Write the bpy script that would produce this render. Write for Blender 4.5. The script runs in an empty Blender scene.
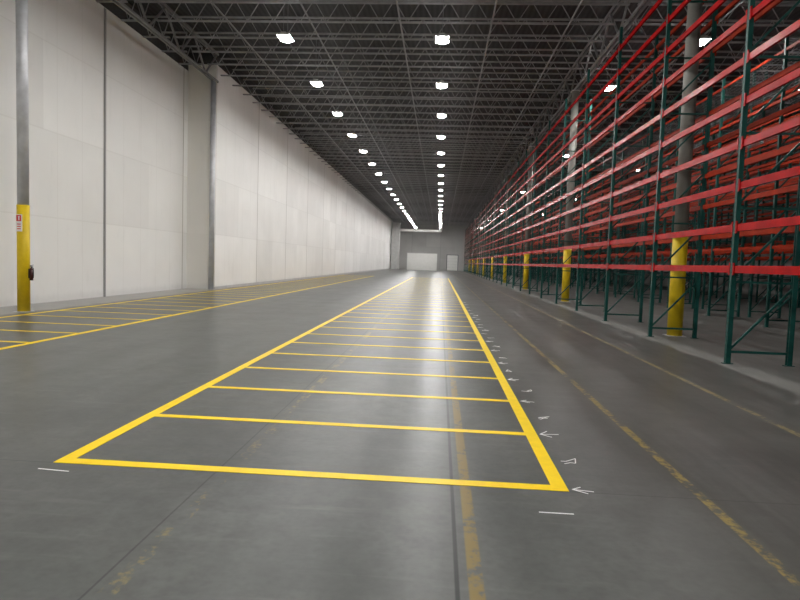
import bpy, math, random
from mathutils import Vector, Matrix
random.seed(4)
scene = bpy.context.scene
COL = scene.collection

# ------------------------------------------------------------------ helpers
def setin(node, name, val):
    if name in node.inputs:
        node.inputs[name].default_value = val

class NT:
    def __init__(self, name):
        self.m = bpy.data.materials.new(name)
        self.m.use_nodes = True
        self.t = self.m.node_tree
        self.b = self.t.nodes["Principled BSDF"]
        self.tc = self.t.nodes.new("ShaderNodeTexCoord")
    def link(self, a, b): self.t.links.new(a, b)
    def math(self, op, a, b=None, c=None, clamp=False):
        n = self.t.nodes.new("ShaderNodeMath"); n.operation = op; n.use_clamp = clamp
        for i, v in enumerate((a, b, c)):
            if v is None: continue
            if isinstance(v, (int, float)): n.inputs[i].default_value = v
            else: self.link(v, n.inputs[i])
        return n.outputs[0]
    def xyz(self):
        s = self.t.nodes.new("ShaderNodeSeparateXYZ")
        self.link(self.tc.outputs["Object"], s.inputs[0])
        return s.outputs[0], s.outputs[1], s.outputs[2]
    def noise(self, scale, detail=4, rough=0.6, sc=(1, 1, 1)):
        mp = self.t.nodes.new("ShaderNodeMapping")
        mp.inputs["Scale"].default_value = sc
        self.link(self.tc.outputs["Object"], mp.inputs[0])
        n = self.t.nodes.new("ShaderNodeTexNoise")
        n.inputs["Scale"].default_value = scale
        n.inputs["Detail"].default_value = detail
        n.inputs["Roughness"].default_value = rough
        self.link(mp.outputs[0], n.inputs["Vector"])
        return n.outputs[0]
    def ramp(self, f, a, b):
        n = self.t.nodes.new("ShaderNodeMapRange"); n.interpolation_type = 'SMOOTHSTEP'
        self.link(f, n.inputs[0]); n.inputs[1].default_value = a; n.inputs[2].default_value = b
        return n.outputs[0]
    def lin(self, f, a, b, c, d):
        n = self.t.nodes.new("ShaderNodeMapRange")
        self.link(f, n.inputs[0])
        for i, v in enumerate((a, b, c, d)): n.inputs[i+1].default_value = v
        return n.outputs[0]
    def mix(self, f, a, b):
        n = self.t.nodes.new("ShaderNodeMixRGB")
        if isinstance(f, (int, float)): n.inputs[0].default_value = f
        else: self.link(f, n.inputs[0])
        for i, v in ((1, a), (2, b)):
            if isinstance(v, tuple): n.inputs[i].default_value = (*v, 1)
            else: self.link(v, n.inputs[i])
        return n.outputs[0]
    def band(self, x, c, w, soft=0.01):
        d = self.math('ABSOLUTE', self.math('SUBTRACT', x, c))
        return self.math('SUBTRACT', 1.0, self.ramp(d, w - soft, w + soft))

def paint(name, col, rough=0.5, metal=0.0, var=0.15, scale=6.0, spec=0.5):
    t = NT(name)
    f = t.noise(scale)
    dark = tuple(c * (1 - var) for c in col); lite = tuple(min(1, c * (1 + var)) for c in col)
    t.link(t.mix(t.lin(f, .3, .7, 0, 1), dark, lite), t.b.inputs["Base Color"])
    setin(t.b, "Roughness", rough); setin(t.b, "Metallic", metal)
    setin(t.b, "Specular IOR Level", spec)
    return t.m

def emit(name, col, s):
    t = NT(name)
    setin(t.b, "Base Color", (1, 1, 1, 1))
    setin(t.b, "Emission Color", (*col, 1)); setin(t.b, "Emission Strength", s)
    return t.m

class MB:
    """raw mesh builder"""
    def __init__(self): self.v = []; self.f = []; self.mi = []
    def box(self, x0, x1, y0, y1, z0, z1, m=0):
        b = len(self.v)
        self.v += [(x0,y0,z0),(x1,y0,z0),(x1,y1,z0),(x0,y1,z0),(x0,y0,z1),(x1,y0,z1),(x1,y1,z1),(x0,y1,z1)]
        for q in ((0,3,2,1),(4,5,6,7),(0,1,5,4),(1,2,6,5),(2,3,7,6),(3,0,4,7)):
            self.f.append(tuple(b+i for i in q)); self.mi.append(m)
    def bar(self, p, q, w, h, m=0):
        p = Vector(p); q = Vector(q); d = (q-p).normalized()
        up = Vector((0,0,1)) if abs(d.z) < .95 else Vector((0,1,0))
        s = d.cross(up).normalized()*w/2; u = s.cross(d).normalized()*h/2
        b = len(self.v)
        for c in (p, q):
            for k in (-s-u, s-u, s+u, -s+u): self.v.append(tuple(c+k))
        for qd in ((0,3,2,1),(4,5,6,7),(0,1,5,4),(1,2,6,5),(2,3,7,6),(3,0,4,7)):
            self.f.append(tuple(b+i for i in qd)); self.mi.append(m)
    def cyl(self, cx, cy, z0, z1, r0, r1=None, n=24, m=0):
        r1 = r0 if r1 is None else r1
        b = len(self.v)
        for z, r in ((z0, r0), (z1, r1)):
            for i in range(n):
                a = 2*math.pi*i/n; self.v.append((cx+r*math.cos(a), cy+r*math.sin(a), z))
        for i in range(n):
            j = (i+1) % n; self.f.append((b+i, b+j, b+n+j, b+n+i)); self.mi.append(m)
        self.f.append(tuple(b+i for i in reversed(range(n)))); self.mi.append(m)
        self.f.append(tuple(b+n+i for i in range(n))); self.mi.append(m)
    def tube(self, pts, r, n=8, m=0):
        pts = [Vector(p) for p in pts]; b = len(self.v)
        for i, p in enumerate(pts):
            d = (pts[min(i+1, len(pts)-1)] - pts[max(i-1, 0)]).normalized()
            up = Vector((0,0,1)) if abs(d.z) < .9 else Vector((0,1,0))
            s = d.cross(up).normalized(); u = s.cross(d)
            for k in range(n):
                a = 2*math.pi*k/n; self.v.append(tuple(p + s*r*math.cos(a) + u*r*math.sin(a)))
        for i in range(len(pts)-1):
            for k in range(n):
                l = (k+1) % n
                self.f.append((b+i*n+k, b+i*n+l, b+(i+1)*n+l, b+(i+1)*n+k)); self.mi.append(m)
    def mesh(self, name, mats):
        me = bpy.data.meshes.new(name); me.from_pydata(self.v, [], self.f)
        for mt in mats: me.materials.append(mt)
        me.polygons.foreach_set("material_index", self.mi); me.update()
        return me

def add(name, me, loc=(0,0,0), parent=None, rot=None, **props):
    o = bpy.data.objects.new(name, me)
    o.location = loc
    if rot: o.rotation_euler = rot
    if parent: o.parent = parent
    for k, v in props.items(): o[k] = v
    COL.objects.link(o)
    return o

def smooth(me):
    for p in me.polygons: p.use_smooth = len(p.vertices) == 4

# ------------------------------------------------------------------ materials
t = NT("polished_concrete")
x, y, z = t.xyz()
n1 = t.noise(0.28, 3, .5); n2 = t.noise(1.1, 3, .55); n3 = t.noise(5, 3, .6); n4 = t.noise(22, 2, .5)
streak = t.noise(1.0, 3, .5, (2.2, .2, 1))
tyre = t.noise(1.0, 3, .6, (5.0, .35, 1))
scuff = t.noise(3.0, 3, .6, (.35, 3.0, 1))
base = t.mix(t.lin(n1, .25, .75, 0, 1), (.084, .088, .083), (.124, .128, .120))
base = t.mix(t.lin(n2, .35, .70, 0, .6), base, (.155, .158, .148))
base = t.mix(t.lin(n3, .36, .70, 0, .42), base, (.058, .060, .056))
base = t.mix(t.lin(n4, .40, .75, 0, .25), base, (.048, .049, .046))
base = t.mix(t.lin(streak, .42, .74, 0, .42), base, (.060, .062, .058))
base = t.mix(t.lin(scuff, .58, .76, 0, .35), base, (.17, .17, .16))
rt = t.math('MULTIPLY', t.ramp(t.math('ADD', x, t.math('MULTIPLY', n2, .8)), 1.0, 2.1), .4)
base = t.mix(rt, base, (.070, .068, .062))
base = t.mix(t.math('MULTIPLY', t.lin(tyre, .50, .70, 0, .4), t.ramp(x, 1.0, 2.0)), base, (.040, .040, .037))
xw = t.math('ADD', x, t.math('MULTIPLY', n2, .25))
pale = t.ramp(xw, 4.66, 4.76)
pale2 = t.math('SUBTRACT', 1.0, t.math('MULTIPLY', t.ramp(xw, 4.95, 5.3), .85))
pale = t.math('MULTIPLY', pale, pale2)
base = t.mix(t.math('MULTIPLY', pale, .6), base, (.25, .245, .23))
palel = t.math('SUBTRACT', 1.0, t.ramp(t.math('ADD', x, t.math('MULTIPLY', n2, .5)), -9.75, -9.4))
base = t.mix(t.math('MULTIPLY', palel, .7), base, (.36, .355, .34))
worn = t.noise(4.5, 4, .65, (1.2, .5, 1)); wornf = t.noise(18, 3, .6)
big = t.noise(1.3, 2, .5, (1, 1, 1))
wsum = t.math('ADD', t.math('MULTIPLY', worn, .45), t.math('MULTIPLY', wornf, .35))
wsum = t.math('ADD', wsum, t.math('MULTIPLY', big, .20))
def wornline(cx, hw, thr_near, thr_far, yb, col, base, op=.85):
    thr = t.lin(y, yb - 1.2, yb + 1.2, thr_near, thr_far)
    mk = t.ramp(t.math('SUBTRACT', wsum, thr), -.04, .06)
    mk = t.math('MULTIPLY', mk, t.band(x, cx, hw, .006))
    return t.mix(t.math('MULTIPLY', mk, op), base, col)
base = wornline(.225, .036, .435, .49, 7.0, (.23, .16, .042), base, .8)
base = wornline(1.80, .036, .51, .495, 8.0, (.30, .225, .070), base, .8)
base = wornline(3.42, .034, .49, .47, 8.0, (.30, .24, .11), base, .75)
base = wornline(-1.41, .042, .54, .525, 5.5, (.27, .21, .08), base, .65)
j = t.band(x, .135, .011, .005)
for c in (-1.50, -8.2, 6.0):
    j = t.math('MAXIMUM', j, t.math('MULTIPLY', t.band(x, c, .006, .004), .6))
ym = t.math('WRAP', y, 2.95, -3.15)
j = t.math('MAXIMUM', j, t.math('MULTIPLY', t.band(ym, -2.1, .006, .004), .5))
base = t.mix(t.math('MULTIPLY', j, .85), base, (.018, .018, .018))
t.link(base, t.b.inputs["Base Color"])
rg = t.math('ADD', t.math('MULTIPLY', pale, .25), t.lin(n2, .3, .7, .31, .37))
t.link(rg, t.b.inputs["Roughness"])
setin(t.b, "Specular IOR Level", .11)
M_FLOOR = t.m

def wallmat(name, y0, lo, hi, seamc, axis='y', seams=True):
    t = NT(name)
    x, y, z = t.xyz()
    a = y if axis == 'y' else x
    w = t.t.nodes.new("ShaderNodeTexWhiteNoise"); w.noise_dimensions = '2D'
    cx = t.t.nodes.new("ShaderNodeCombineXYZ")
    t.link(t.math('FLOOR', t.math('DIVIDE', t.math('SUBTRACT', a, y0), 3.05)), cx.inputs[0])
    t.link(t.math('FLOOR', t.math('DIVIDE', z, 2.44)), cx.inputs[1])
    t.link(cx.outputs[0], w.inputs["Vector"])
    n1 = t.noise(.5, 3, .5); n2 = t.noise(2.5, 3, .6, (1, 1, .25))
    f = t.math('ADD', t.math('MULTIPLY', w.outputs[0], .35), t.math('MULTIPLY', n1, .65))
    c = t.mix(t.lin(f, .2, .8, 0, 1), lo, hi)
    c = t.mix(t.math('MULTIPLY', t.ramp(n2, .55, .8), .14), c, tuple(k*.72 for k in lo))
    if seams:
        m = t.math('PINGPONG', t.math('SUBTRACT', a, y0), 3.05)
        seam = t.math('SUBTRACT', 1.0, t.ramp(m, .02, .05))
        m2 = t.math('PINGPONG', z, 1.22)
        s2 = t.math('MULTIPLY', t.math('SUBTRACT', 1.0, t.ramp(m2, .01, .03)), .16)
        m3 = t.math('PINGPONG', t.math('SUBTRACT', a, y0), .61)
        s3 = t.math('MULTIPLY', t.math('SUBTRACT', 1.0, t.ramp(m3, .01, .025)), .13)
        s = t.math('MAXIMUM', seam, t.math('MAXIMUM', s2, s3))
        c = t.mix(t.math('MULTIPLY', s, .85), c, seamc)
    grime = t.math('SUBTRACT', 1.0, t.ramp(t.math('ADD', z, t.math('MULTIPLY', n2, .3)), .2, .45))
    c = t.mix(t.math('MULTIPLY', grime, .2), c, (.4, .39, .37))
    t.link(c, t.b.inputs["Base Color"]); setin(t.b, "Roughness", .7)
    return t.m
M_WALL = wallmat("painted_wall_panels", 19.4, (.74, .735, .705), (.86, .855, .825), (.42, .39, .34))
M_WALL2 = wallmat("painted_wall_panels_far", 26.0, (.79, .785, .76), (.93, .925, .90), (.40, .38, .35))
M_WALLJ = wallmat("painted_pilaster", 26.0, (.76, .74, .69), (.83, .81, .76), (.34, .32, .28), 'x', False)
M_WALLG = wallmat("beige_grey_end_wall", 0.0, (.33, .33, .315), (.41, .405, .39), (.25, .25, .25), 'x')
M_WALLR = wallmat("side_wall_panels", 0.0, (.25, .25, .24), (.32, .32, .31), (.3, .3, .28))

t = NT("steel_roof_deck")
x, y, z = t.xyz()
rib = t.math('PINGPONG', x, .1)
c = t.mix(t.lin(rib, 0, .1, 0, 1), (.012, .012, .014), (.036, .036, .039))
t.link(c, t.b.inputs["Base Color"]); setin(t.b, "Roughness", .7)
M_DECK = t.m
M_JOIST = paint("grey_primer_steel", (.29, .29, .295), .55, .0, .2, 3)
M_GIRD = paint("dark_girder_steel", (.22, .22, .225), .5, .0, .2, 3)
M_DARK = paint("dark_upper_wall", (.05, .05, .05), .8, 0, .2, 2)
M_YEL = paint("yellow_floor_paint", (.86, .60, .005), .42, 0, .06, 9, .20)
M_YEL2 = paint("yellow_column_paint", (.68, .48, .012), .45, 0, .08, 5, .3)
M_GALV = paint("galvanised_column", (.54, .55, .57), .35, .15, .15, 3)
M_WCOL = paint("pale_column_paint", (.25, .245, .22), .5, 0, .12, 3)
M_RED = paint("red_beam_enamel", (.38, .006, .007), .25, 0, .3, 2, .07)
M_ORA = paint("orange_red_beam_enamel", (.30, .026, .008), .45, 0, .35, 2, .04)
M_CHALK = paint("white_chalk", (.8, .8, .79), .9, 0, .1, 60)
M_WHITE = paint("white_panel", (.70, .70, .67), .6, 0, .04, 2)
M_LGREY = paint("light_grey_metal", (.50, .50, .49), .5, .0, .1, 2)
M_SRED = paint("sign_red", (.6, .03, .03), .4, 0, .05, 9)
M_EXT = paint("extinguisher_dark_red", (.05, .008, .008), .35, 0, .05, 9)
M_SWHITE = paint("sign_white", (.8, .8, .78), .4, 0, .03, 9)
M_BLACK = paint("black_rubber", (.02, .02, .02), .5, 0, .1, 9)
M_BAR = paint("dull_support_bar", (.16, .17, .18), .45, .3, .2, 4)
M_WIRE = paint("wire_deck_steel", (.30, .30, .31), .45, .2, .2, 4)
M_LENS = emit("led_lens", (1.0, .985, .965), 280.0)
t = NT("green_upright_enamel")
x, y, z = t.xyz()
hz = t.math('PINGPONG', z, .0375)
slot = t.math('SUBTRACT', 1.0, t.ramp(hz, .010, .014))
geo = t.t.nodes.new("ShaderNodeNewGeometry")
sn = t.t.nodes.new("ShaderNodeSeparateXYZ"); t.link(geo.outputs["Normal"], sn.inputs[0])
face = t.math('GREATER_THAN', t.math('ABSOLUTE', sn.outputs[0]), .8)
cc = t.math('MINIMUM', t.band(y, .0, .028, .002), 1.0)
two = t.math('SUBTRACT', 1.0, t.band(y, .0, .012, .002))
slot = t.math('MULTIPLY', t.math('MULTIPLY', slot, face), t.math('MULTIPLY', cc, two))
nn = t.noise(5, 4)
c = t.mix(t.lin(nn, .3, .7, 0, 1), (.007, .056, .048), (.012, .083, .070))
c = t.mix(slot, c, (.004, .010, .009))
t.link(c, t.b.inputs["Base Color"]); setin(t.b, "Roughness", .42); setin(t.b, "Specular IOR Level", .2)
M_GREEN = t.m

# ------------------------------------------------------------------ shell
YB, YE = -12.0, 128.0
XL, XF, XR = -11.2, -9.95, 21.9
ZC = 10.25
def shell(name, boxes, mat, **kw):
    b = MB()
    for bx in boxes: b.box(*bx)
    return add(name, b.mesh(name, [mat]), kind="structure", **kw)
shell("floor", [(XL-.3, XR+.3, YB-.3, YE+.3, -.2, 0)], M_FLOOR)
shell("ceiling", [(XL-.3, XR+.3, YB-.3, YE+.3, ZC, ZC+.15)], M_DECK)
shell("wall_left", [(XL-.3, XL, YB, 26.0, 0, 9.45)], M_WALL)
shell("wall_left_far", [(XL-.3, XF, 26.0, YE, 0, 9.75)], M_WALL2)
shell("wall_left_return", [(XL, XF, 25.95, 26.0, 0, 9.75)], M_WALLJ)
shell("trim_1", [(XL-.3, XL-.05, YB, 26.0, 9.45, ZC)], M_DARK)
shell("trim_2", [(XL-.3, XF-.15, 26.0, YE, 9.75, ZC)], M_DARK)
shell("wall_right", [(XR, XR+.3, YB, YE, 0, ZC)], M_WALLR)
shell("wall_back", [(XL-.3, XR+.3, YE, YE+.3, 0, ZC)], M_WALLG)
shell("wall_front", [(XL-.3, XR+.3, YB-.3, YB, 0, ZC)], M_WALLR)
shell("baseboard_left", [(XF, XF+.03, 26.0, YE, 0, .12)], M_LGREY)
shell("trim_3", [(XL+.0, XL+.04, 19.36, 19.44, 0, 9.4)], M_WALLR)
def dock_door(nm, x0, x1, h):
    b = MB(); b.box(x0-.15, x0, YE-.1, YE, 0, h+.15, 1); b.box(x1, x1+.15, YE-.1, YE, 0, h+.15, 1)
    b.box(x0, x1, YE-.1, YE, h, h+.15, 1)
    k = 5
    for i in range(k): b.box(x0, x1, YE-.06, YE, i*h/k+.01, (i+1)*h/k-.01, 0)
    add(nm, b.mesh(nm, [M_WHITE, M_BAR]), kind="structure")
dock_door("door_1", 1.5, 3.7, 3.2)

# ------------------------------------------------------------------ ceiling steel
def truss_mesh(name, L, d, pitch, chord, web, along='x', mat=M_JOIST):
    b = MB()
    def P(s, w, z): return (s, w, z) if along == 'x' else (w, s, z)
    for zz in (0, d):
        for o in (-chord*.75, chord*.75):
            b.bar(P(0, o, zz), P(L, o, zz), chord*.6, chord)
    n = int(round(L/pitch)); p = L/n
    for i in range(n):
        s0 = i*p
        b.bar(P(s0, 0, d), P(s0+p/2, 0, 0), web, web)
        b.bar(P(s0+p/2, 0, 0), P(s0+p, 0, d), web, web)
    return b.mesh(name, [mat])
JL = 5.38 - (XF + .02)
jm = truss_mesh("roof_joist", JL, .72, .92, .044, .024)
jm2 = truss_mesh("roof_joist_side", XR - 5.62, .72, .92, .044, .024)
JP = 1.5
yj = 9.9
jl = dict(label="grey open-web steel roof joist spanning under the dark roof deck", category="roof joist", group="open-web roof joists")
while yj < YE - 1:
    add("roof_joist", jm, (XF+.02, yj, 9.42), **jl)
    add("roof_joist", jm2, (5.62, yj, 9.42), **jl)
    yj += JP
gl = dict(label="dark steel joist girder with zigzag webs carried by columns", category="roof girder", group="roof girders")
gm = truss_mesh("roof_girder", 12.2, 1.15, 2.44, .09, .06, 'y', M_GIRD)
for k in range(-1, 11):
    y0 = 14.2 + 12.2*(k-1)
    if y0 + 12.2 < YE: add("roof_girder", gm, (5.5, y0, 9.02), **gl)
    if y0 + 12.2 < 27: add("roof_girder", gm, (-9.97, y0 - .4, 9.02), **gl)
stub = truss_mesh("roof_joist_stub", 1.0, .72, .5, .044, .024)
yj = 9.9
while yj < 25.5:
    add("roof_joist", stub, (XL+.03, yj, 9.42), **jl); yj += JP
pl = dict(label="grey sprinkler pipe running lengthwise under the roof joists", category="pipe", group="sprinkler pipes")
for px_ in (-7.4, -4.6, -1.6, 1.4, 3.9, 8.5, 13.5):
    b = MB(); b.tube([(0, 0, 0), (0, YE-1-9.85, 0)], .028, 8)
    add("sprinkler_pipe", b.mesh("sprinkler_pipe", [M_GIRD]), (px_, 9.85, 9.38), **pl)

# ------------------------------------------------------------------ lights
hb = MB(); hb.box(-.17, .17, -.34, .34, 0, .05); hb.box(-.08, .08, -.3, .3, .05, .11)
hb_me = hb.mesh("light_housing", [M_LGREY])
ln = MB()
n = 28
pts = [(.185*math.cos(2*math.pi*i/n), .315*math.sin(2*math.pi*i/n)) for i in range(n)]
ln.v = [(p[0], p[1], -.010) for p in pts] + [(p[0], p[1], -.001) for p in pts]
ln.f = [tuple(reversed(range(n))), tuple(range(n, 2*n))] + [(i, (i+1) % n, n+(i+1) % n, n+i) for i in range(n)]
ln.mi = [0]*len(ln.f)
ln.box(.190, .196, -.28, .28, .012, .025); ln.box(-.196, -.190, -.28, .28, .012, .025)  # glowing side strips added beside the lens to brighten the joists above
ln_me = ln.mesh("lens_and_added_uplight", [M_LENS])
cb = MB()
for s in (-.25, .25): cb.tube([(0, s, .11), (0, s, ZC-8.5)], .008, 6)
cb_me = cb.mesh("hanging_cable", [M_BAR])
for row in (-5.2, -.19, 6.3, 7.7, 13.6):
    for k in range(-5, 22):
        yy = 19.4 + 4.9*k
        if row == 7.7 and k % 4: continue
        if row == 13.6 and (k % 4) != 1: continue
        if row == 6.3 and k != 1: continue
        h = add("high_bay_light", hb_me, (row, yy, 8.5), label="LED high bay light hanging from roof joists, lit",
                category="ceiling light", group="high bay lights")
        add("lens_and_added_uplight", ln_me, parent=h)
        add("hanging_cable", cb_me, parent=h)

# ------------------------------------------------------------------ columns
def column(x, y, r, ztop, yel, mat, label, group):
    b = MB(); b.cyl(0, 0, yel, ztop, r, n=28); me = b.mesh("column_shaft", [mat]); smooth(me)
    o = add("building_column", me, (x, y, 0), label=label, category="column", group=group)
    b = MB(); b.cyl(0, 0, 0.012, yel, r*1.10, n=28); me = b.mesh("yellow_guard", [M_YEL2]); smooth(me)
    add("yellow_guard", me, parent=o, label="yellow painted lower section")
    b = MB(); b.box(-r*1.3, r*1.3, -r*1.3, r*1.3, 0, .012); add("base_plate", b.mesh("base_plate", [M_GALV]), parent=o)
    b = MB(); b.box(-r*1.2, r*1.2, -r*1.2, r*1.2, ztop-.02, ztop)
    add("cap_plate", b.mesh("cap_plate", [M_GALV]), parent=o)
    return o
for k in range(-1, 9):
    column(5.47, 14.2 + 12.2*k, .15, 8.97, 2.35, M_WCOL,
           "round pale steel column with yellow painted base among racks", "rack aisle columns")
column(-9.97, 13.8, .125, 8.97, 2.55, M_GALV, "round grey steel column with yellow base and small sign", "wall columns")
column(-9.97, 1.6, .125, 8.97, 2.55, M_GALV, "round grey steel column with yellow base beside white wall", "wall columns")
b = MB(); b.cyl(0, 0, 0.012, 9.0, .115, n=28); me = b.mesh("building_column", [M_GALV]); smooth(me)
o = add("building_column", me, (-10.02, 25.8, 0), label="round bare grey steel column at the wall corner", category="column", group="wall columns")
b = MB(); b.box(-.14, .14, -.14, .14, 0, .012); add("base_plate", b.mesh("base_plate", [M_GALV]), parent=o)

b = MB(); b.box(-.075, .075, 0, .01, 0, .40, 0); b.box(-.062, .062, -.002, 0, .24, .385, 1)
b.box(-.014, .014, -.004, -.002, .265, .345, 0); b.box(-.022, .022, -.004, -.002, .345, .357, 0)
for i in range(3): b.box(-.045, .045, -.002, 0, .05+i*.055, .072+i*.055, 1)
add("column_sign", b.mesh("column_sign", [M_SWHITE, M_SRED]), (-9.97, 13.65, 1.92),
    label="small white and red fire extinguisher sign on yellow column", category="sign")
b = MB(); b.cyl(0, 0, 0, .26, .040, n=24); b.cyl(0, 0, .26, .30, .040, .018, n=24)
me = b.mesh("extinguisher", [M_EXT]); smooth(me)
ex = add("fire_extinguisher", me, (-9.775, 13.8, .76), label="small dark red fire extinguisher with black hose mounted on column", category="fire extinguisher")
b = MB(); b.cyl(0, 0, .30, .34, .016, n=16); b.bar((-.03, 0, .352), (.05, 0, .37), .02, .012); b.bar((-.03, 0, .34), (.045, 0, .33), .02, .01)
add("handle", b.mesh("handle", [M_BLACK]), parent=ex)
b = MB(); b.tube([(.02, 0, .32), (.045, 0, .30), (.052, 0, .24), (.052, 0, .14), (.05, 0, .06)], .009, 8)
add("hose", b.mesh("hose", [M_BLACK]), parent=ex)
b = MB(); b.box(-.06, -.038, -.025, .025, .05, .28); add("wall_bracket", b.mesh("wall_bracket", [M_BLACK]), parent=ex)

# ------------------------------------------------------------------ floor markings
def lane(x0, x1, y0, n, pitch, lw, label):
    L = n*pitch
    e = add("floor_marking", None, ((x0+x1)/2, y0, 0), label=label, category="floor marking", group="striped staging lanes")
    w = (x1-x0)/2
    b = MB(); b.box(-lw/2, lw/2, -.05, L+.05, 0.0005, .003); side = b.mesh("border_line", [M_YEL])
    for s in (-1, 1): add("border_line", side, (s*(w-lw/2), 0, 0), parent=e)
    b = MB(); b.box(-w+lw, w-lw, -.05, .05, .0005, .003); end = b.mesh("end_line", [M_YEL])
    b = MB(); b.box(-w+lw, w-lw, -.045, .045, .0005, .003); cr = b.mesh("cross_line", [M_YEL])
    add("end_line", end, parent=e); add("end_line", end, (0, L, 0), parent=e)
    for i in range(1, n): add("cross_line", cr, (0, i*pitch, 0), parent=e)
    return e
lane(-2.68, .92, 4.05, 43, 1.29, .105, "yellow painted staging lane with ladder-like cross stripes on concrete")
lane(-9.55, -6.45, 2.76, 44, 1.29, .12, "yellow painted striped lane on concrete along the white wall")

def chalk(x, y, segs, label="white chalk layout mark drawn on the concrete floor", w=.012):
    b = MB()
    for (ax, ay, bx, by) in segs: b.bar((ax, ay, .0012), (bx, by, .0012), w, .0015)
    add("chalk_mark", b.mesh("chalk_mark", [M_CHALK]), (x, y, 0), label=label, category="chalk mark", group="chalk marks")
chalk(-2.58, 3.86, [(-.12, .01, .11, -.01)])
chalk(.76, 3.63, [(-.10, 0, .11, 0)])
R_ = random.uniform
for k in range(0, 16):
    yy = 4.05 + 1.29*k
    s = .75 + .25*random.random(); q = R_(-.03, .03)
    w_ = .009 + .0019*k
    chalk(.95, yy + R_(-.03, .03), [(0, 0, .17*s, q), (0, 0, .08*s, .09*s + q), (0, 0, .09, -.08*s)],
          "white chalk arrow pointing at the yellow lane line", w_)
    if k < 11:
        x_ = .98 + R_(0, .06)
        px0, py0 = 0.0, 0.0; segs = []
        for i in range(5):
            nx_, ny_ = R_(-.01, .14), R_(-.08, .12)
            if abs(nx_-px0) + abs(ny_-py0) < .02: nx_ += .04
            segs.append((px0, py0, nx_, ny_)); px0, py0 = nx_, ny_
        chalk(x_, yy + .64 + R_(-.1, .1), segs, w=w_*.9)

# ------------------------------------------------------------------ racks
BAY = 3.66; DEP = 1.05; TOPZ = 8.2; X0 = 4.75
LV = [1.56 + .675*i for i in range(10)]
def frame(b, m=0, detail=True):
    pw = .042
    for px in (0, DEP-.075):
        if detail:
            fx = px if px == 0 else px+.072
            b.box(fx, fx+.003, -.038, .038, .01, TOPZ, m)
            b.box(px, px+.075, -.038, -.034, .01, TOPZ, m); b.box(px, px+.075, .034, .038, .01, TOPZ, m)
            b.box(px+(.066 if px == 0 else .0), px+(.075 if px == 0 else .009), -.038, -.018, .01, TOPZ, m)
            b.box(px+(.066 if px == 0 else .0), px+(.075 if px == 0 else .009), .018, .038, .01, TOPZ, m)
        else:
            b.box(px, px+.075, -.038, .038, .01, TOPZ, m)
        b.box(px-.04, px+.115, -pw, pw, 0, .01, m)
    xa, xb = .07, DEP-.07
    zz = .25
    b.bar((xa, 0, .2), (xb, 0, .2), .03, .04, m)
    while zz + 1.1 < TOPZ:
        b.bar((xa, 0, zz), (xb, 0, zz+1.0), .03, .035, m)
        b.bar((xa, 0, zz+1.1), (xb, 0, zz+1.1), .03, .035, m)
        zz += 1.2
BY0, BY1 = .040, BAY-.046
def beam(b, m=0, x=0.012, conn=True, thin=False):
    y0, y1 = BY0, BY1
    h = -.034 if thin else -.066
    b.box(x, x+.045, y0, y1, h, .042, m)
    b.box(x+.02 if x < .5 else x, x+.045 if x < .5 else x+.025, y0, y1, .042, .056, m)
    if not conn: return
    for ya, yb in ((y0, y0+.045), (y1-.045, y1)):
        fx = -.004 if x < .5 else DEP-.012
        b.box(fx, fx+.016, ya, yb, -.10, .10, m)
fb = MB(); frame(fb); frame_me = fb.mesh("upright_frame", [M_GREEN])
f2 = MB(); beam(f2); beamF = f2.mesh("front_beam", [M_RED])
f3 = MB(); beam(f3, x=DEP-.057, thin=True); beamB = f3.mesh("rear_beam", [M_ORA])

RL = "tall empty pallet rack bay with green uprights and red beams"
def full_bay(x, y, last=False):
    e = add("pallet_rack", None, (x, y, 0), label=RL, category="storage rack", group="pallet racks facing the open floor")
    add("upright_frame", frame_me, parent=e, label="dark green upright frame with diagonal braces")
    for L in LV:
        add("front_beam", beamF, (0, 0, L), parent=e)
        add("rear_beam", beamB, (0, 0, L), parent=e)
def one_mesh(bm_, end=False, deck=False, bm2=None, thin=False, skip=()):
    b = MB(); frame(b, 0, False)
    if end:
        n0 = len(b.v); frame(b, 0, False)
        for i in range(n0, len(b.v)):
            v = b.v[i]; b.v[i] = (v[0], v[1]+BAY, v[2])
    for li, L in enumerate(LV):
        if li in skip: continue
        n0 = len(b.v)
        beam(b, 1, conn=False, thin=thin); beam(b, 3, x=DEP-.057, conn=False, thin=True)
        if deck and li in (2, 4, 6, 8, 9):
            for k in range(1, 24): b.box(.03, DEP-.03, k*.15, k*.15+.007, .056, .063, 2)
            for k in range(7): b.box(.06+k*.15, .067+k*.15, .06, BAY-.06, .063, .070, 2)
        for i in range(n0, len(b.v)):
            v = b.v[i]; b.v[i] = (v[0], v[1], v[2]+L)
    return b.mesh("pallet_rack", [M_GREEN, bm_, M_WIRE, bm2 or bm_])
one_red = one_mesh(M_RED, bm2=M_ORA); one_red_end = one_mesh(M_RED, True, bm2=M_ORA)
one_ora = one_mesh(M_ORA, thin=True); one_ora_end = one_mesh(M_ORA, True, thin=True)
ora_deck = one_mesh(M_ORA, deck=True, thin=True, skip=(3,))
NB = 31
for i in range(NB):
    y = 6.5 + BAY*i
    if i < 9: full_bay(X0, y)
    else: add("pallet_rack", one_red if i < NB-1 else one_red_end, (X0, y, 0), label=RL, category="storage rack",
              group="pallet racks facing the open floor")
OL = "tall empty pallet rack bay with green uprights and orange-red beams"
DL = "tall pallet rack bay with orange-red beams and wire mesh decks"
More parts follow.
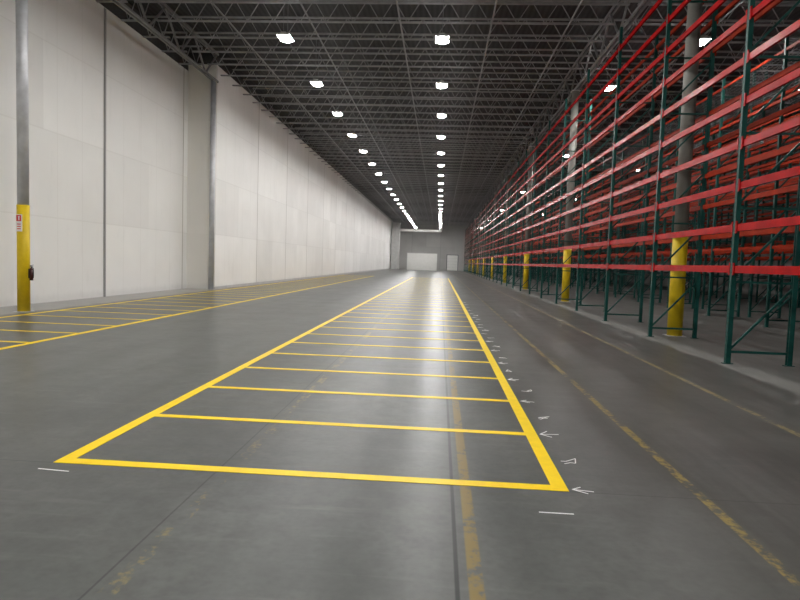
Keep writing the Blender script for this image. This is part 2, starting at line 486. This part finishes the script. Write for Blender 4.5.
rows = [(9.2, 1, "pallet racks in the second row"),
        (10.55, 1, "pallet racks in the third row"),
        (15.0, 3, "pallet racks in the fourth row"),
        (16.35, 3, "pallet racks in the fifth row")]
for ri, (rx, st, g) in enumerate(rows):
    for i in range(st, NB):
        dk = ri < 2 and i < 9
        me = ora_deck if dk else (one_ora if i < NB-1 else one_ora_end)
        add("pallet_rack", me, (rx, 6.5+BAY*i, 0), label=DL if dk else OL, category="storage rack", group=g)

# ------------------------------------------------------------------ far end things
b = MB(); b.box(-6.3, -.6, 115, 115.15, 0, 3.2); b.box(-6.35, -.55, 114.97, 115.18, 3.2, 3.28, 1)
add("partition_panel", b.mesh("partition_panel", [M_WHITE, M_LGREY]), label="low white partition wall standing at the far end",
    category="partition")
b = MB(); b.box(-9.75, -8.2, 119, 121, 0, 9.0); b.box(-9.8, -8.1, 118.95, 121.1, 9.0, 9.2)
add("utility_enclosure", b.mesh("utility_enclosure", [M_LGREY]), label="tall grey boxed shaft beside the white wall", category="enclosure")
b = MB(); b.tube([(-8.1, 120, 7.8), (-.4, 120, 7.8), (-.1, 120, 7.9), (0, 120, 8.2), (0, 120, ZC)], .28, 12)
add("air_duct", b.mesh("air_duct", [M_WHITE]), label="pale round duct running from shaft up to the roof", category="duct")

# ------------------------------------------------------------------ world, camera
w = bpy.data.worlds.new("World"); scene.world = w; w.use_nodes = True
w.node_tree.nodes["Background"].inputs[0].default_value = (.5, .52, .55, 1)
w.node_tree.nodes["Background"].inputs[1].default_value = .05

F = 600.0
dY = Vector((40, 37, -F)).normalized()
Zc = Vector((1, -.033, 0)).cross(dY).normalized()
Xc = dY.cross(Zc).normalized()
R = Matrix((Xc, dY, Zc))
cam = bpy.data.cameras.new("Camera"); cam.sensor_width = 36; cam.lens = F/800*36
cam.clip_end = 400
co = bpy.data.objects.new("Camera", cam)
co.matrix_world = Matrix.Translation((0, 0, 1.5)) @ R.to_4x4()
COL.objects.link(co); scene.camera = co
scene.view_settings.view_transform = 'Standard'
scene.view_settings.exposure = 0.0
